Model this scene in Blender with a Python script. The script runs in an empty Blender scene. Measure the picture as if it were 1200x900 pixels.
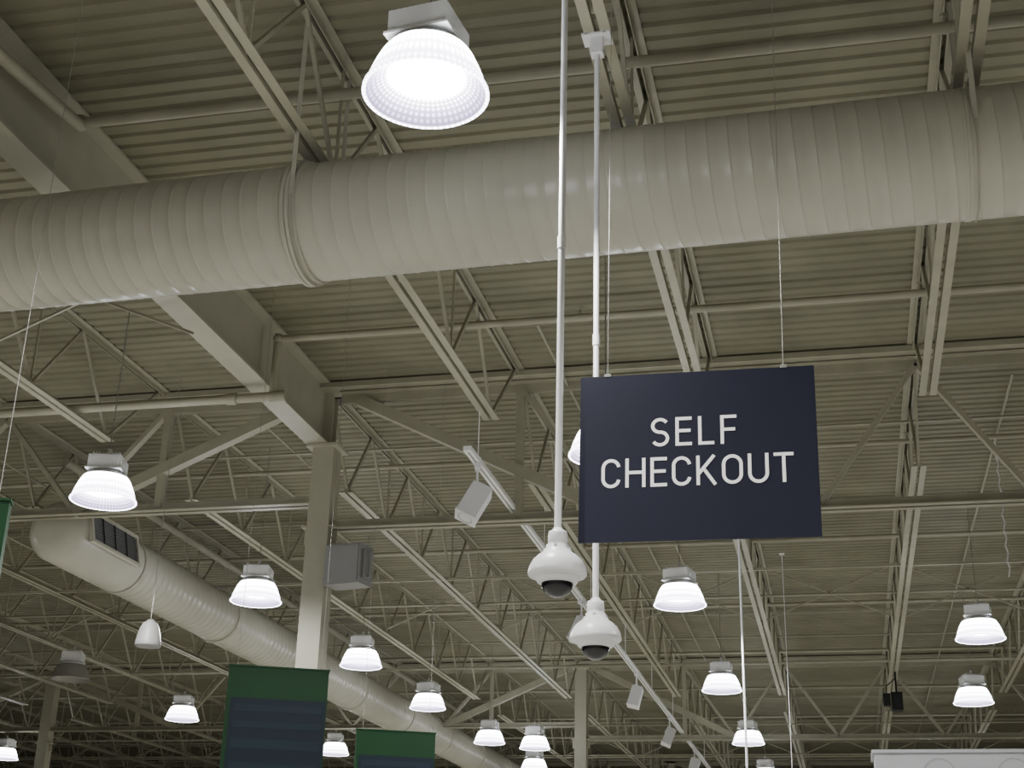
import bpy, math, random
from mathutils import Vector, Matrix
random.seed(4)
EYE = 1.6
S = bpy.context.scene
COL = S.collection

# ------------------------------------------------------------------ materials
def new_mat(name):
    m = bpy.data.materials.new(name); m.use_nodes = True
    return m, m.node_tree, m.node_tree.nodes["Principled BSDF"]

def paint(name, col, rough=0.5, metal=0.0, var=0.12, scale=3.0, spec=0.5):
    m, t, b = new_mat(name)
    n = t.nodes.new("ShaderNodeTexNoise"); n.inputs["Scale"].default_value = scale
    n.inputs["Detail"].default_value = 4
    tc = t.nodes.new("ShaderNodeTexCoord")
    t.links.new(tc.outputs["Object"], n.inputs["Vector"])
    r = t.nodes.new("ShaderNodeValToRGB")
    r.color_ramp.elements[0].position = 0.3; r.color_ramp.elements[1].position = 0.7
    r.color_ramp.elements[0].color = (*[c*(1-var) for c in col], 1)
    r.color_ramp.elements[1].color = (*[min(1, c*(1+var)) for c in col], 1)
    t.links.new(n.outputs["Fac"], r.inputs["Fac"])
    t.links.new(r.outputs["Color"], b.inputs["Base Color"])
    b.inputs["Roughness"].default_value = rough
    b.inputs["Metallic"].default_value = metal
    b.inputs["Specular IOR Level"].default_value = spec
    return m

M_deck = paint("deck_paint", (0.205, 0.198, 0.138), 0.6, 0, 0.12, 1.5, .3)
M_steel = paint("steel_paint", (0.335, 0.325, 0.248), 0.5, 0, 0.08, 4, .4)
M_steel_l = paint("steel_paint_light", (0.385, 0.375, 0.295), 0.45, 0, 0.06, 4, .4)
M_duct = paint("duct_paint", (0.46, 0.45, 0.375), 0.34, 0.0, 0.05, 2.5)
M_white = paint("white_enamel", (0.76, 0.76, 0.78), 0.35, 0, 0.03, 5)
M_grey = paint("grey_plastic", (0.27, 0.27, 0.27), 0.5, 0, 0.04, 5)
M_fascia = paint("fascia_white", (0.44, 0.45, 0.48), 0.5, 0, 0.03, 3)
M_track = paint("track_white", (0.92, 0.92, 0.92), 0.35, 0, 0.02, 5)
M_wire = paint("wire_steel", (0.28, 0.28, 0.26), 0.4, 0.3, 0.03, 5)
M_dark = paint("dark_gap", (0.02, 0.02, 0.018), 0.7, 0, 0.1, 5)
M_black = paint("black_plastic", (0.010, 0.010, 0.012), 0.4, 0, 0.1, 5, .3)
M_navy = paint("sign_navy", (0.0085, 0.0092, 0.0245), 0.6, 0, 0.05, 2, .2)
M_letter = paint("sign_letter_white", (0.96, 0.96, 0.96), 0.5, 0, 0.01, 5)
M_green = paint("sign_green", (0.0035, 0.036, 0.010), 0.5, 0, 0.08, 3, .2)
M_blue = paint("sign_blue", (0.005, 0.012, 0.022), 0.5, 0, 0.08, 3, .2)
M_blue2 = paint("sign_blue_light", (0.008, 0.018, 0.032), 0.5, 0, 0.08, 3, .2)
M_floor = paint("polished_concrete", (0.54, 0.53, 0.49), 0.4, 0, 0.1, 0.8)
M_floor2 = paint("floor_bounce_dimmer", (0.30, 0.295, 0.26), 0.5, 0, 0.15, 0.8)  # unseen darker floor zone, added to cut light bounced onto the far deck
M_wall = paint("wall_paint", (0.36, 0.35, 0.30), 0.7, 0, 0.05, 0.8)
M_ring = paint("ring_grey", (0.34, 0.35, 0.37), 0.5, 0, 0.05, 3)

m, t, b = new_mat("smoked_dome"); M_dome = m
b.inputs["Base Color"].default_value = (0.005, 0.005, 0.008, 1)
b.inputs["Roughness"].default_value = 0.05
b.inputs["Coat Weight"].default_value = 0.3

def lamp_mat(name, inner, outer, tint_in, tint_out, r0, r1, ribs, rings, base=.5, amp=.7, alb=.5):
    """glowing prismatic acrylic: moulded prisms make the glow uneven round the body"""
    m, t, b = new_mat(name)
    N = t.nodes; L = t.links
    tc = N.new("ShaderNodeTexCoord"); sp = N.new("ShaderNodeSeparateXYZ")
    L.new(tc.outputs["Object"], sp.inputs[0])
    def mt(op, a, c=None):
        n = N.new("ShaderNodeMath"); n.operation = op
        for i, v in enumerate((a, c)):
            if v is None: continue
            if isinstance(v, (int, float)): n.inputs[i].default_value = v
            else: L.new(v, n.inputs[i])
        return n.outputs[0]
    ang = mt("ARCTAN2", sp.outputs["Y"], sp.outputs["X"])
    rad = mt("SQRT", mt("ADD", mt("MULTIPLY", sp.outputs["X"], sp.outputs["X"]), mt("MULTIPLY", sp.outputs["Y"], sp.outputs["Y"])))
    s1 = mt("MULTIPLY", mt("ADD", mt("SINE", mt("MULTIPLY", ang, ribs)), 1.0), 0.5)
    s2 = mt("MULTIPLY", mt("ADD", mt("SINE", mt("MULTIPLY", rad, rings)), 1.0), 0.5)
    pat = mt("ADD", mt("MULTIPLY", mt("MULTIPLY", s1, s2), amp), base)
    mr = N.new("ShaderNodeMapRange"); mr.inputs["From Min"].default_value = r0; mr.inputs["From Max"].default_value = r1
    mr.interpolation_type = 'SMOOTHSTEP'
    L.new(rad, mr.inputs["Value"])
    mr.inputs["To Min"].default_value = inner; mr.inputs["To Max"].default_value = outer
    mr2 = N.new("ShaderNodeMapRange"); mr2.inputs["From Min"].default_value = r0; mr2.inputs["From Max"].default_value = r1
    L.new(rad, mr2.inputs["Value"])
    mix = N.new("ShaderNodeMix"); mix.data_type = 'RGBA'
    L.new(mr2.outputs[0], mix.inputs["Factor"])
    mix.inputs["A"].default_value = (*tint_in, 1); mix.inputs["B"].default_value = (*tint_out, 1)
    L.new(mix.outputs["Result"], b.inputs["Emission Color"])
    b.inputs["Base Color"].default_value = (alb, alb, alb*1.03, 1)
    b.inputs["Roughness"].default_value = 0.25
    L.new(mt("MULTIPLY", mr.outputs[0], pat), b.inputs["Emission Strength"])
    return m
M_lens = lamp_mat("lamp_core_glow", 70, 40, (1, 1, .98), (0.97, 1, 1.0), 0.10, 0.20, 20, 90)
M_inner = lamp_mat("lamp_prism_glow", 11.0, 2.2, (0.92, .94, 1.0), (0.66, 0.54, 1.0), 0.19, 0.28, 56, 330, .45, 1.3, .12)
M_bell = lamp_mat("lamp_bell_glow", 26, 12, (0.97, 1, 1), (0.86, 0.86, 1.0), 0.215, 0.30, 60, 240, .55, .9, .5)
M_off = paint("lamp_acrylic_off", (0.26, 0.25, 0.23), 0.2, 0, 0.05, 5)

# ------------------------------------------------------------------ mesh builder
class MB:
    def __init__(s): s.v = []; s.f = []; s.m = []; s.sm = []
    def add(s, vs, fs, mi=0, smooth=False):
        o = len(s.v); s.v += [tuple(v) for v in vs]
        for f in fs:
            s.f.append([o+i for i in f]); s.m.append(mi); s.sm.append(smooth)
    def box(s, c, d, mi=0, rot=None):
        c = Vector(c); vs = []
        for z in (-.5, .5):
            for x, y in ((-.5, -.5), (.5, -.5), (.5, .5), (-.5, .5)):
                p = Vector((x*d[0], y*d[1], z*d[2]))
                if rot: p = rot @ p
                vs.append(c+p)
        s.add(vs, [(3,2,1,0),(4,5,6,7),(0,1,5,4),(1,2,6,5),(2,3,7,6),(3,0,4,7)], mi)
    def prism(s, prof, p0, p1, up=(0,0,1), mi=0):
        p0 = Vector(p0); p1 = Vector(p1); d = (p1-p0).normalized(); up = Vector(up)
        side = d.cross(up)
        if side.length < 1e-4: up = Vector((1,0,0)); side = d.cross(up)
        side.normalize(); u = side.cross(d).normalized(); n = len(prof)
        vs = [p0+side*a+u*b for a, b in prof]+[p1+side*a+u*b for a, b in prof]
        fs = [(i, (i+1) % n, n+(i+1) % n, n+i) for i in range(n)]
        fs += [tuple(range(n))[::-1], tuple(range(n, 2*n))]
        s.add(vs, fs, mi)
    def bar(s, p0, p1, w, h=None, mi=0, up=(0,0,1)):
        h = h or w
        s.prism([(-w/2,-h/2),(w/2,-h/2),(w/2,h/2),(-w/2,h/2)], p0, p1, up, mi)
    def tube(s, p0, p1, r, n=10, mi=0):
        p0 = Vector(p0); p1 = Vector(p1); d = (p1-p0).normalized()
        up = Vector((0,0,1)) if abs(d.z) < .9 else Vector((1,0,0))
        a = d.cross(up).normalized(); b = a.cross(d)
        ring = [a*math.cos(2*math.pi*i/n)*r+b*math.sin(2*math.pi*i/n)*r for i in range(n)]
        s.add([p0+q for q in ring]+[p1+q for q in ring], [(i, (i+1) % n, n+(i+1) % n, n+i) for i in range(n)], mi, True)
        s.add([p0+q for q in ring], [tuple(range(n))[::-1]], mi)
        s.add([p1+q for q in ring], [tuple(range(n))], mi)
    def lathe(s, prof, n=32, c=(0,0,0), mi=0, smooth=True, close=False, rot=None):
        vs = []; c = Vector(c)
        for r, z in prof:
            for i in range(n):
                a = 2*math.pi*i/n
                p = Vector((r*math.cos(a), r*math.sin(a), z))
                if rot: p = rot @ p
                vs.append(c+p)
        fs = []
        for k in range(len(prof)-1):
            for i in range(n):
                j = (i+1) % n
                fs.append((k*n+j, k*n+i, (k+1)*n+i, (k+1)*n+j))
        s.add(vs, fs, mi, smooth)
    def mesh(s, name, mats):
        me = bpy.data.meshes.new(name); me.from_pydata(s.v, [], s.f)
        for m in mats: me.materials.append(m)
        me.polygons.foreach_set("material_index", s.m)
        me.polygons.foreach_set("use_smooth", s.sm)
        me.update(); return me
    def obj(s, name, mats, parent=None, loc=None, rotz=None):
        o = bpy.data.objects.new(name, s.mesh(name, mats)); COL.objects.link(o)
        if parent: o.parent = parent
        if loc: o.location = loc
        if rotz: o.rotation_euler[2] = rotz
        return o
def empty(name, loc=(0,0,0), rot=(0,0,0)):
    e = bpy.data.objects.new(name, None); COL.objects.link(e); e.location = loc; e.rotation_euler = rot
    e.empty_display_size = .2; return e
def inst(name, me, parent):
    o = bpy.data.objects.new(name, me); COL.objects.link(o); o.parent = parent; return o

DECK = 5.75+EYE; JB = 4.78+EYE; JT = 5.70+EYE
XL, XR, YN, YF = -34.0, 21.0, -4.0, 62.0
# ------------------------------------------------------------------ room shell
YM = 13.0
b_ = MB(); b_.box(((XL+XR)/2, (YN+YM)/2, -0.05), (XR-XL, YM-YN, 0.1)); b_.box(((XL+XR)/2, (YM+YF)/2, -0.05), (XR-XL, YF-YM, 0.1), 1)
b_.obj("floor", [M_floor, M_floor2])
for nm, c, d in (("wall_left", (XL-.1, (YN+YF)/2, 3.8), (.2, YF-YN, 7.6)), ("wall_right", (XR+.1, (YN+YF)/2, 3.8), (.2, YF-YN, 7.6)),
                 ("wall_back", ((XL+XR)/2, YF+.1, 3.8), (XR-XL, .2, 7.6)), ("wall_front", ((XL+XR)/2, YN-.1, 3.8), (XR-XL, .2, 7.6))):
    w = MB(); w.box(c, d); w.obj(nm, [M_wall])
# corrugated metal roof deck, flutes run across the joists
dk = MB(); P = 0.155; prof = []
y = YN
while y < YF:
    prof += [(y, DECK), (y+.088, DECK), (y+.106, DECK+.021), (y+.137, DECK+.021)]
    y += P
vs = []; fs = []
for (yy, zz) in prof: vs += [(XL, yy, zz), (XR, yy, zz)]
for i in range(len(prof)-1): fs.append((2*i, 2*i+1, 2*i+3, 2*i+2))
dk.add(vs, fs)
dk.obj("ceiling", [M_deck])

# ------------------------------------------------------------------ joists
SP = 2.03; X0 = -1.10
def joist(mb, x, y0, y1):
    ya, yb = y0+.75, y1-1.25
    g = .016; leg = .060; t = .008
    for sx in (1, -1):
        mb.prism([(sx*g,0),(sx*(g+leg),0),(sx*(g+leg),t),(sx*(g+t),t),(sx*(g+t),leg),(sx*g,leg)], (x,ya,JB), (x,yb,JB))
        mb.prism([(sx*g,0),(sx*(g+leg),0),(sx*(g+leg),-t),(sx*(g+t),-t),(sx*(g+t),-leg),(sx*g,-leg)], (x,y0+.1,JT+.045), (x,y1-.1,JT+.045))
    n = 9; L = yb-ya; st = L/n
    zb, zt = JB+.03, JT+.01
    tops = [ya-0.62]+[ya+st*(i+.5) for i in range(n)]+[yb+.95]
    bots = [ya+st*i for i in range(n+1)]
    bots[0] += .04; bots[-1] -= .04
    for i, yb_ in enumerate(bots):
        mb.bar((x, yb_, zb), (x, tops[i], zt), .028, .028)
        mb.bar((x, yb_, zb), (x, tops[i+1], zt), .028, .028)
        if 0 < i < n: mb.bar((x, yb_, zb), (x, yb_, zt), .02, .02)
GY = [-2.0, 13.6, 29.2, 44.8, 60.4]
xs = [X0+SP*i for i in range(-15, 11)]
for k in range(4):
    mb = MB()
    for x in xs:
        if k == 0 and abs(x-(-5.16)) < .2: continue
        joist(mb, x if abs(x+5.16) > .2 else -5.3, GY[k]+.0, GY[k+1])
    mb.obj("roof_joists", [M_steel])

# cross girders (open web) on the column lines
def girder(mb, x0, x1, y, zb, zt):
    for sy in (-1, 1):
        mb.box(((x0+x1)/2, y+sy*.055, zb+.006), (x1-x0, .085, .012)); mb.box(((x0+x1)/2, y+sy*.02, zb+.05), (x1-x0, .012, .10))
        mb.box(((x0+x1)/2, y+sy*.06, zt-.006), (x1-x0, .095, .012)); mb.box(((x0+x1)/2, y+sy*.02, zt-.055), (x1-x0, .012, .11))
    pts = [x for x in xs if x0+.6 < x < x1-.6]
    bots = [(a+b)/2 for a, b in zip(pts[:-1], pts[1:])]
    for i, bx in enumerate(bots):
        mb.bar((bx, y, zb+.05), (pts[i], y, zt-.05), .05, .085, up=(0,1,0))
        mb.bar((bx, y, zb+.05), (pts[i+1], y, zt-.05), .05, .085, up=(0,1,0))
    if bots:
        mb.bar((bots[0], y, zb+.05), (x0+.2, y, zt-.08), .12, .12, up=(0,1,0))
        mb.bar((bots[-1], y, zb+.05), (x1-.2, y, zt-.08), .12, .12, up=(0,1,0))
        mb.bar((pts[0], y, zt-.05), (pts[0], y, zb+.05), .08, .08)
        mb.bar((pts[-1], y, zt-.05), (pts[-1], y, zb+.05), .08, .08)
CX = [-29.7, -17.5, -5.27, 6.93, 19.1]
for gy in GY[1:4]:
    mb = MB()
    for a, c in zip(CX[:-1], CX[1:]):
        zb = (4.12 if a > -6 else 4.40)+EYE
        girder(mb, a+.13, c-.13, gy, zb, 5.66+EYE)
    mb.box(((XL+XR)/2, gy-.07, 5.70+EYE), (XR-XL-.2, .30, .06))
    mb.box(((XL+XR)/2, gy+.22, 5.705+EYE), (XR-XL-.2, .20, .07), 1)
    mb.obj("lattice_girder", [M_steel, M_dark])

# columns
for gy in GY[1:4]:
    for cx in CX:
        mb = MB(); top = (5.04 if gy < 14 else 5.6)+EYE
        mb.box((0, 0, top/2), (.24, .24, top)); mb.box((0, 0, top-.01), (.36, .36, .03)); mb.box((0, 0, .012), (.4, .4, .024))
        for sx in (-1, 1):
            mb.box((sx*.15, 0, 4.14+EYE), (.08, .20, .02)); mb.box((sx*.15, 0, 4.05+EYE), (.06, .015, .16))
        mb.obj("steel_column", [M_steel_l], loc=(cx, gy, 0))
def ibeam(x, y0, y1, z0, z1, w=.24):
    mb = MB(); c = (y0+y1)/2; L = y1-y0
    mb.box((x, c, z0+.012), (w, L, .024)); mb.box((x, c, z1-.012), (w, L, .024)); mb.box((x, c, (z0+z1)/2), (.014, L, z1-z0-.048))
    for yy in (y0+.3, y1-.16, y1-.02, 4.0):
        mb.box((x, yy, (z0+z1)/2), (w-.02, .014, z1-z0-.05))
    mb.obj("steel_beam", [M_steel_l])
ibeam(-5.34, -3.9, 13.75, 5.05+EYE, 5.745+EYE)
ibeam(6.93, -3.9, 13.75, 5.05+EYE, 5.745+EYE)
ibeam(-17.5, -3.9, 13.75, 5.05+EYE, 5.745+EYE)

# ------------------------------------------------------------------ sprinkler piping
mb = MB()
yy = 3.9
hz = 5.5+EYE
while yy < 60:
    if abs(yy-11.7) < .1:
        mb.tube((-5.13, yy, hz), (18, yy, hz), .036)
        mb.tube((-5.13, yy, hz+.03), (-5.13, yy, 4.88+EYE), .042)
        mb.tube((-5.10, yy, 4.90+EYE), (-30, yy, 4.90+EYE), .046)
        for p in ((-5.13, yy, hz), (-5.13, yy, 4.90+EYE)):
            mb.lathe([(0,-.055),(.04,-.045),(.055,0),(.04,.045),(0,.055)], 12, p)
        mb.tube((-5.13, yy-.0, 4.9+EYE), (-5.0, yy, 4.9+EYE), .054)
        mb.tube((-5.6, yy, 4.9+EYE), (-5.5, yy, 4.9+EYE), .058)
    elif abs(yy-7.8) < .1:
        mb.tube((-5.12, yy, hz), (18, yy, hz), .042)
        mb.tube((-5.12, yy, hz-.02), (-5.12, yy-1.2, hz-.14), .05)
        mb.lathe([(0,-.06),(.045,-.05),(.06,0),(.045,.05),(0,.06)], 12, (-5.12, yy, hz))
    else:
        mb.tube((-31, yy, hz), (18, yy, hz), .03, 8)
    x = -29.6
    while x < 17:
        if not (abs(yy-11.7) < .1 and x < -5) and not (abs(yy-7.8) < .1 and x < -5.1):
            mb.tube((x, yy, hz), (x, yy, hz+.09), .011, 6); mb.tube((x, yy, hz+.09), (x, yy, hz+.10), .028, 8)
        x += 3.05
    yy += 3.9
mb.tube((-8.9, 14.4, 5.35+EYE), (-8.9, 60, 5.35+EYE), .05)
mb.obj("sprinkler_pipes", [M_steel])

# bridging / conduits
mb = MB()
for yb in (18.4, 24.8, 33.5, 37, 40.8, 49, 53):
    mb.bar((-31, yb, JB+.02), (18, yb, JB+.02), .035, .035)
    mb.bar((-31, yb, JT-.02), (18, yb, JT-.02), .035, .035)
mb.bar((-5.1, 4.1, JT-.02), (18, 4.1, JT-.02), .035, .035)
for x in xs[:-1]:
    for yb in (21.6, 37):
        mb.bar((x, yb, JB+.03), (x+SP, yb, JT-.03), .022); mb.bar((x, yb, JT-.03), (x+SP, yb, JB+.03), .022)
    if x < -7:
        for yb in (10.0,):
            mb.bar((x, yb, JB+.03), (x+SP, yb, JT-.03), .022); mb.bar((x, yb, JT-.03), (x+SP, yb, JB+.03), .022)
for x, y0, y1, z in ((-2.2, 14, 60, 5.55), (-6.3, 14, 60, 5.6), (1.9, 14, 50, 5.6), (-9.4, 2, 60, 5.2), (-2.62, 12, 29, 5.6), (-10.6, 14, 60, 4.95)):
    mb.tube((x, y0, z+EYE), (x, y1, z+EYE), .014, 6)
for yy_, z in ((10.2, 5.62), (15.1, 5.55), (20.3, 4.9), (26.4, 5.6), (31, 4.7), (36.2, 4.75)):
    mb.tube((-30, yy_, z+EYE), ((18 if yy_ > 12 else -5.5), yy_, z+EYE), .016, 6)
mb.obj("joist_bridging", [M_steel])

# ------------------------------------------------------------------ spiral ducts
def spiral_duct(mb, L, R, pitch=0.125, n=64, mi=0, hgt=.006):
    """along +X, true helical lock-seam: each mesh row follows the helix"""
    pr = [(0, 0), (.003, hgt), (.008, hgt), (.011, 0), (.016, 0), (pitch*.55, .0006)]
    sub = len(pr); turns = int(L/pitch)
    rows = turns*sub
    vs = []
    for i in range(rows+sub+1):
        k, q = divmod(i, sub)
        x0 = k*pitch+pr[q][0]-pitch
        rr = R+pr[q][1]
        for j in range(n):
            a = 2*math.pi*j/n
            x = min(max(x0+pitch*j/n, 0), turns*pitch-pitch)
            vs.append((x, rr*math.cos(a), rr*math.sin(a)))
    fs = []
    for i in range(rows):
        for j in range(n):
            if j < n-1: fs.append((i*n+j, i*n+j+1, (i+1)*n+j+1, (i+1)*n+j))
            else: fs.append((i*n+j, (i+sub)*n, (i+sub+1)*n, (i+1)*n+j))
    mb.add(vs, fs, mi, True)
    return (turns-1)*pitch
def collar(mb, x, R, w=.05, e=.02, n=64, mi=0):
    rot = Matrix.Rotation(math.pi/2, 3, 'Y')
    mb.lathe([(R-.01,-w/2),(R+e,-w/2),(R+e,-w*.1),(R+e*.5,0),(R+e,w*.1),(R+e,w/2),(R-.01,w/2)], n, (x,0,0), mi, False, False, rot)

yaw = math.atan2(7.36-7.54, 1.207+5.40)
duct = MB()
R1 = .380
Ld = spiral_duct(duct, 13.2, R1, .122, 72, 0, .0024)
dx0 = -9.4
def dloc(x): return (x-dx0)/math.cos(yaw)
for cx, w, e in ((-3.17, .05, .030), (-3.11, .014, .016), (.88, .035, .006), (.92, .006, .014), (-7.2, .07, .028)):
    collar(duct, dloc(cx), R1, w, e)
rotY = Matrix.Rotation(math.pi/2, 3, 'Y')
for x0_ in (.02, Ld-.02):
    duct.lathe([(R1, 0), (R1*.6, 0.005), (0.001, .01)], 64, (x0_, 0, 0), 0, False, False, rotY)
for cx in (-6.8, -3.13, .93):
    xx = dloc(cx)
    for s_ in (-1, 1):
        duct.bar((xx, s_*(R1+.005), 0), (xx, s_*(R1+.005), 1.35), .03, .003, up=(0,1,0))
do = duct.obj("spiral_duct", [M_duct], loc=(dx0, 7.50+math.tan(yaw)*(dx0+2.1)-.0, 4.345+EYE), rotz=yaw)

d2 = MB(); R2 = .345
L2 = spiral_duct(d2, 30, R2, .15, 48, 0, .004)
for i in range(8): collar(d2, 1.35+i*2.9, R2, .06, .022, 48)
d2.lathe([(R2+.010,1.30),(R2+.010,-.10),(R2*.97,-.17),(R2*.84,-.24),(R2*.55,-.285),(0.001,-.30)][::-1], 48, (0,0,0), 0, True, False, rotY)
ga = math.radians(12)
d2o = d2.obj("spiral_duct", [M_duct], loc=(-8.55, 14.03, 4.33+EYE), rotz=math.pi/2)
g = MB()
gl, gh = 1.12, .36
for (c, d) in (((gl/2,0,gh/2),(gl+.04,.05,.035)), ((gl/2,0,-gh/2),(gl+.04,.05,.035)), ((0,0,0),(.035,.05,gh)), ((gl,0,0),(.035,.05,gh))):
    g.box(c, d)
g.box((gl/2, .02, 0), (gl, .02, gh), 1)
for i in range(3): g.box((gl*(i+1)/4, .0, 0), (.008, .03, gh), 3)
for i in range(10):
    z = -gh/2+.036*(i+.5)
    g.box((gl/2, .0, z), (gl-.02, .022, .004), 2, Matrix.Rotation(math.radians(-50), 3, 'X'))
M_louv = paint("louver_grey", (0.045, 0.045, 0.04), 0.5, 0, 0.05, 3)
go = g.obj("side_grille", [M_duct, M_black, M_louv, M_louv], parent=d2o)
go.location = (-.05, -(R2+.022)*math.cos(ga), (R2+.022)*math.sin(ga)); go.rotation_euler = (-ga, 0, 0)

# ------------------------------------------------------------------ high bay lights
hb = MB()
hb.box((0,0,.335), (.30,.30,.13)); hb.box((0,0,.41), (.24,.24,.02)); hb.box((.0,0,.268), (.33,.33,.012))
for i in range(9): hb.box((-.12+.03*i, 0, .425), (.006,.22,.02))
for sx in (-1,1): hb.box((sx*.155,0,.33), (.012,.10,.05))
hb.lathe([(.125,.262),(.16,.255),(.19,.235),(.205,.215),(.208,.20)], 32)
hb.tube((0,0,.42), (0,0,.50), .02, 8)
me_house = hb.mesh("lamp_housing", [M_white])
bl = MB()
bl.lathe([(.205,.215),(.226,.185),(.252,.13),(.275,.07),(.290,.02),(.294,.0)], 40)
bl.lathe([(.294,.006),(.303,.004),(.305,-.008),(.297,-.014),(.286,-.006)], 40)
me_bell = bl.mesh("lamp_bell", [M_bell]); me_bell_off = bl.mesh("lamp_bell_off", [M_off])
ln = MB()
ln.lathe([(.288,-.008),(.268,.02),(.235,.06),(.190,.085)], 40, mi=1)
ln.lathe([(.190,.085),(.15,.072),(.08,.064),(.001,.062)], 28, mi=0)
me_lens = ln.mesh("lamp_lens", [M_lens, M_inner]); me_lens_off = ln.mesh("lamp_lens_off", [M_off, M_off])
cd = MB(); cd.tube((0,0,.49), (0,0,DECK-(3.80+EYE)-.02), .005, 6)
me_cord = cd.mesh("lamp_cord", [M_wire])
SPOT = 420
def highbay(x, y, lit=True, rz=0.0):
    e = empty("high_bay_light", (x, y, 3.80+EYE), (0, 0, rz))
    inst("housing", me_house, e)
    inst("reflector", me_bell if lit else me_bell_off, e)
    inst("lens", me_lens if lit else me_lens_off, e)
    inst("cord", me_cord, e)
    if lit:
        l = bpy.data.lights.new("lamp", 'SPOT'); l.energy = SPOT; l.spot_size = math.radians(165); l.spot_blend = .3
        l.shadow_soft_size = 0.0; l.color = (1, .995, .95)
        o = bpy.data.objects.new("lamp", l); COL.objects.link(o); o.parent = e; o.location = (0, 0, -.03)
lights = [(-1.757,5.45),(-1.755,10.75),(-1.75,16.06),(-1.755,21.7),(-1.75,27.4),(-1.75,33),(-1.75,38.6),
          (-6.54,11.3),(-6.68,15.3),(-6.71,19.3),(-6.77,23.0),(-6.7,27.1),(-5.97,27.9),(-6.7,31.3),(-6.7,36),
          (1.74,18.3),(2.0,23.1),(2.0,33),(-11.65,23.9),(-10.4,28.6),(-18.4,29.1),(-11.6,34),
          (-6.6,3.2),(-1.75,0.3),(3.4,2.5),(3.4,8.0),(7.2,13.5),(7.2,20),(-12,8),(-12,13)]  # this row: extra fixtures out of view, added to light the scene
for i, (x, y) in enumerate(lights): highbay(x, y, True, random.uniform(-.3, .3) if i else -.12)
highbay(-11.65, 19.9, False, .3)

# ------------------------------------------------------------------ security cameras on poles
def dome_cam(y, h, x=-1.11):
    e = empty("dome_security_camera", (x, y, h+EYE))
    a = MB()
    a.lathe([(.0,.190),(.020,.188),(.026,.176),(.038,.172),(.041,.158),(.041,.125),(.038,.118),(.048,.113),(.048,.100),(.058,.094),
             (.064,.080),(.080,.070),(.102,.050),(.117,.022),(.122,.0),(.122,-.012),(.117,-.018),(.100,-.022),(.090,-.032),(.082,-.044),(.070,-.050),(.06,-.046)], 40)
    for k in range(3):
        an = k*2.1+.5
        a.box((.050*math.cos(an), .050*math.sin(an), .106), (.012,.012,.012))
    a.obj("housing", [M_white], e)
    d = MB(); d.lathe([(.066*math.cos(q), -.046-.062*math.sin(q)) for q in [math.pi/2*i/10 for i in range(11)]], 32)
    d.obj("dome", [M_dome], e)
    p = MB(); L = JB-(h+EYE); p.tube((0,0,.18), (0,0,L), .0155, 16)
    p.box((0,0,L-.006), (.16,.12,.012)); p.box((0,0,L-.06), (.07,.07,.11)); p.tube((0,0,1.5),(0,0,1.56), .020, 12)
    p.box((-.05, .0, L+.05), (.01,.12,.12)); p.box((.05, .0, L+.05), (.01,.12,.12))
    p.obj("pole", [M_white], e)
dome_cam(5.57, 1.468); dome_cam(6.51, 1.395)

# ------------------------------------------------------------------ letters
def arc(cx, cy, rx, ry, a0, a1, n=16):
    return [(cx+rx*math.cos(math.radians(a0+(a1-a0)*i/n)), cy+ry*math.sin(math.radians(a0+(a1-a0)*i/n))) for i in range(n+1)]
st = .110; h_ = st/2
def G(c):
    if c == 'S':
        w = .60; cx = w/2; rx = w/2-h_; ry = (1-2*h_)/4
        return w, [arc(cx, 1-h_-ry, rx, ry, 30, 270)+arc(cx, h_+ry, rx, ry, 90, -150)[1:]]
    if c == 'E': w = .54; return w, [[(w,1-h_),(h_,1-h_),(h_,h_),(w,h_)], [(h_,.52),(w-.04,.52)]]
    if c == 'L': w = .52; return w, [[(h_,1),(h_,h_),(w,h_)]]
    if c == 'F': w = .53; return w, [[(h_,0),(h_,1-h_),(w,1-h_)], [(h_,.50),(w-.05,.50)]]
    if c == 'C':
        w = .63; r = w/2-h_; cx = w/2
        return w, [arc(cx, 1-h_-r, r, r, 8, 180)+arc(cx, h_+r, r, r, 180, 352)]
    if c == 'O':
        w = .67; r = w/2-h_; cx = w/2
        return w, [arc(cx, 1-h_-r, r, r, 0, 180)+arc(cx, h_+r, r, r, 180, 360)+[(w-h_, 1-h_-r), (w-h_-.0001, 1-h_-r+.01)]]
    if c == 'U':
        w = .66; r = w/2-h_; cx = w/2
        return w, [[(h_,1)]+arc(cx, h_+r, r, r, 180, 360)+[(w-h_,1)]]
    if c == 'H': w = .66; return w, [[(h_,0),(h_,1)],[(w-h_,0),(w-h_,1)],[(h_,.51),(w-h_,.51)]]
    if c == 'K': w = .66; return w, [[(h_,0),(h_,1)],[(w-.08,1),(h_,.36)],[(.23,.56),(w-.05,0)]]
    if c == 'T': w = .63; return w, [[(0,1-h_),(w,1-h_)],[(w/2,1-h_),(w/2,0)]]
def ribbon(mb, pts, width, f, y, th=.0006):
    n = len(pts); Lr = []
    for i, p in enumerate(pts):
        p = Vector(p)
        a = (p-Vector(pts[i-1])).normalized() if i else None
        b = (Vector(pts[i+1])-p).normalized() if i < n-1 else None
        if a is None: a = b
        if b is None: b = a
        t = (a+b).normalized(); nn = Vector((-t.y, t.x)); k = 1/max(.5, nn.dot(Vector((-a.y, a.x))))
        Lr.append((p+nn*width/2*k, p-nn*width/2*k))
    vs = []
    for l, r in Lr:
        for q in (l, r):
            X, Z = f(q); vs += [(X, y, Z), (X, y-th, Z)]
    fs = []
    for i in range(n-1):
        o = 4*i
        fs += [(o+1,o+5,o+7,o+3),(o,o+4,o+5,o+1),(o+2,o+3,o+7,o+6)]
    fs += [(0,1,3,2), (4*n-4, 4*n-2, 4*n-1, 4*n-3)]
    mb.add(vs, fs)
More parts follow.
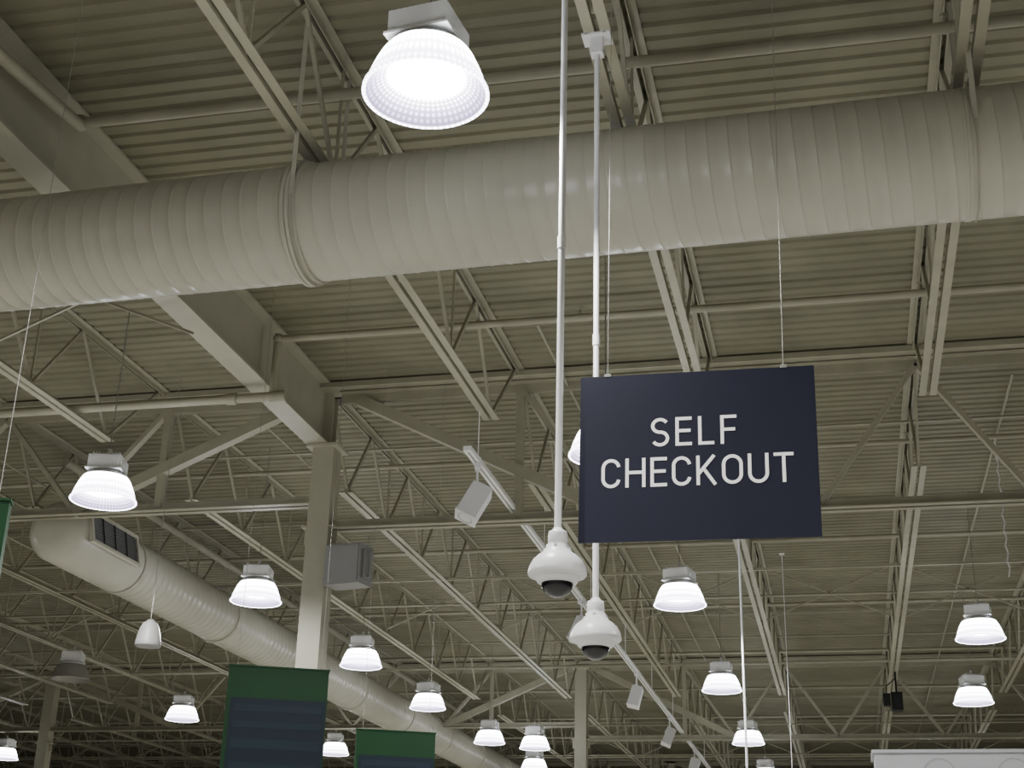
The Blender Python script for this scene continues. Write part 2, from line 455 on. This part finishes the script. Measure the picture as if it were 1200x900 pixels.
def word(mb, txt, u0, u1, zc0, zc1, y):
    ws = [G(c)[0] for c in txt]; cap = zc1-zc0
    gap = ((u1-u0)/cap-sum(ws))/(len(txt)-1); x = 0; q_ = 0
    for c in txt:
        w, paths = G(c)
        for p in paths:
            ribbon(mb, p, st, lambda q, x=x: (u0+(x+q[0])*cap, zc0+q[1]*cap), y, .0008+.0003*(q_ % 3)); q_ += 1
        x += w+gap
SW, SH = 1.048, .783
se = empty("self_checkout_sign", (-.556, 5.9, 2.069+EYE), (0, math.radians(.55), 0))
p = MB(); p.box((0,0,0), (SW, .012, SH)); p.obj("panel", [M_navy], se)
lt = MB()
word(lt, "SELF", (-.5+.308)*SW, (-.5+.670)*SW, (.5-.448)*SH, (.5-.276)*SH, -.0062)
word(lt, "CHECKOUT", (-.5+.096)*SW, (-.5+.900)*SW, (.5-.686)*SH, (.5-.513)*SH, -.0062)
lt.obj("lettering", [M_letter], se)
w = MB()
for x in (-.40, .39):
    w.tube((x, 0, SH/2-.01), (x*1.0+(.03 if x > 0 else 0), 0, DECK-(2.069+EYE)), .0018, 6)
    w.box((x, 0, SH/2+.004), (.03, .016, .014))
w.obj("suspension_wires", [M_wire], se)

# ------------------------------------------------------------------ green aisle signs
def aisle_sign(p0, p1, top=1.95+EYE, H=1.15):
    p0 = Vector(p0); p1 = Vector(p1); c = (p0+p1)/2; L = (p1-p0).length; an = math.atan2(p1.y-p0.y, p1.x-p0.x)
    e = empty("aisle_sign", (c.x, c.y, top), (0, 0, an))
    a = MB(); a.box((0,.04,-H/2), (L, .08, H)); a.box((0,.04,.006), (L+.015,.095,.012)); a.box((0,.04,-H), (L+.015,.095,.012))
    a.obj("panel", [M_green], e)
    q = MB(); q.box((.012,-.003,-.66), (L-.04,.006,.86))
    for z, hh in ((-.30,.05),(-.42,.05),(-.56,.07),(-.72,.05),(-.86,.05)): q.box((.012,-.0065,z), (L-.10,.002,hh), 1)
    q.obj("directory_face", [M_blue, M_blue2], e)
    w = MB()
    for s_ in (-1, 1): w.tube((s_*(L/2-.06), .04, .0), (s_*(L/2-.06), .04, DECK-top), .002, 6)
    w.obj("suspension_wires", [M_wire], e)
aisle_sign((-4.44,9.80), (-3.76,10.10)); aisle_sign((-4.51,12.98), (-3.82,13.29)); aisle_sign((-4.50,5.45), (-3.82,5.75))

# ------------------------------------------------------------------ light track with heads
TZ = 4.27+EYE; TX = -3.185
e = empty("light_track", (TX, 0, TZ))
a = MB(); a.box((0, 24, 0), (.075, 24.6, .045)); a.box((0, 24, -.024), (.012, 24.5, .006), 1)
yy = 12.1
while yy < 36:
    a.tube((0, yy, .02), (0, yy, JB-TZ+.01), .005, 6); a.box((0, yy, .03), (.05,.06,.03)); yy += 3.1
a.obj("rail", [M_track, M_grey], e)
def head(y, rz=0, tilt=25, sc=1.0):
    e2 = empty("track_spotlight", (TX, y, TZ-.03), (0,0,math.radians(rz)))
    a = MB(); a.box((0,0,-.02), (.05,.16,.04)); a.tube((0,0,-.03), (0,0,-.17), .012, 8)
    R = Matrix.Rotation(math.radians(tilt), 3, 'Y') @ Matrix.Rotation(math.radians(-14), 3, 'X')
    c = Vector((-.02,0,-.37)) 
    a.box(c, (.20*sc,.18*sc,.34*sc), 0, R)
    a.box(c+R@Vector((0,0,.18*sc)), (.16*sc,.13*sc,.03), 0, R)
    a.box(c+R@Vector((0,0,-.175*sc)), (.215*sc,.195*sc,.02), 0, R)
    a.lathe([(.075*sc,-.188*sc),(.06*sc,-.182*sc),(.001,-.182*sc)], 16, c, 1, True, False, R)
    for s_ in (-1,1): a.bar(Vector((0,0,-.16)), c+R@Vector((s_*.105*sc,0,.05)), .01,.03)
    a.obj("body", [M_white, M_grey], e2)
head(12.1, 10, 26, .98); head(17.6, -10, 20, .9); head(22.6, 0, 14, .9); head(27.0, 10, 22, .9); head(31.5, 0, 15)

# ------------------------------------------------------------------ small ceiling equipment
e = empty("wall_speaker", (-4.90, 13.5, 3.69+EYE), (0,0,math.radians(-12)))
a = MB(); a.box((0,0,0), (.42,.26,.42)); a.box((0,-.135,0), (.38,.012,.38)); a.box((-.24,.05,0), (.1,.06,.08))
a.box((.225, 0, 0), (.02, .16, .30)); a.tube((.26,0,-.12),(.26,0,.12), .012, 8); a.bar((.22,0,.12),(.27,0,.12),.02); a.bar((.22,0,-.12),(.27,0,-.12),.02)
a.obj("cabinet", [M_grey], e)
e = empty("pendant_speaker", (-6.8, 13.0, 2.92+EYE))
a = MB(); a.lathe([(.001,.15),(.03,.148),(.045,.13),(.075,.11),(.098,.06),(.115,0),(.128,-.07),(.132,-.11),(.126,-.125),(.11,-.128),(.001,-.12)], 28)
a.obj("shell", [M_grey], e)
a = MB(); a.tube((0,0,.14),(0,0,DECK-2.92-EYE), .004, 6); a.obj("cable", [M_wire], e)
for x, y, z0, r in ((-1.10,16.8,.9,.014),(-.62,17.6,.9,.004)):
    a = MB(); a.tube((x,y,z0+EYE),(x,y,JB+.01), r, 8); a.box((x,y,JB), (.06,.06,.012))
    a.obj("drop_pole", [M_white])
e = empty("black_ceiling_speaker", (.95, 25.7, 4.26+EYE)); e.scale = (1.7, 1.7, 1.7)
a = MB(); a.box((0,0,0), (.11,.14,.18)); a.box((-.10,0,.02), (.07,.10,.12)); a.tube((0,0,.08),(0,0,(JB-4.26-EYE)/1.7), .010, 8)
a.tube((-.10,0,.08),(-.10,0,.16), .006, 6); a.tube((-.10,0,.16),(0,0,.24), .006, 6)
a.box((.0,-.08,-.0),(.09,.02,.14)); a.obj("body", [M_black], e)
a = MB()
zz = 3.65+EYE; k = 0
while zz < JB+.3:
    a.bar((1.72+.02*(k % 2), 14.6, zz), (1.72+.02*((k+1) % 2), 14.6, zz+.09), .014); zz += .08; k += 1
a.obj("hanging_chain", [M_white])

# kiosk fascia, lower right
e = empty("kiosk_fascia", (2.2, 14.0, 1.85+EYE))
a = MB(); a.box((0,.3,-.35), (3.85,.6,.70)); a.box((0,.3,.01), (3.9,.66,.03)); 
a.obj("fascia", [M_fascia], e)
a = MB(); rX = Matrix.Rotation(math.pi/2, 3, 'X')
for k in range(5):
    pr = [(.135,-.004),(.15,-.004),(.15,.004),(.135,.004),(.135,-.004)]
    a.lathe(pr, 32, (-1.35+.66*k, -.002, -.20), 0, False, False, rX)
a.obj("ring_pattern", [M_ring], e)
a = MB()
for sx in (-1.8, 1.8): a.box((sx, .3, -.7-(1.15+EYE)/2), (.12,.12,1.15+EYE))
a.obj("posts", [M_grey], e)

# ------------------------------------------------------------------ world + camera
wd = bpy.data.worlds.new("World"); S.world = wd; wd.use_nodes = True
wd.node_tree.nodes["Background"].inputs[0].default_value = (.9, .95, 1, 1)
wd.node_tree.nodes["Background"].inputs[1].default_value = 0.02
f = 1650.0
Y = Vector((405, -680, -f)).normalized()
s_ = .027; D = f*f/(680-405*s_)
Zc = Vector((s_*D, D, -f)).normalized()
Xc = Y.cross(Zc).normalized()
M = Matrix((Xc, Y, Zc))
cam = bpy.data.cameras.new("camera"); co = bpy.data.objects.new("camera", cam); COL.objects.link(co)
co.matrix_world = Matrix.Translation((0, 0, EYE)) @ M.to_4x4()
cam.sensor_width = 36; cam.lens = f/1200*36; cam.clip_end = 200
S.camera = co
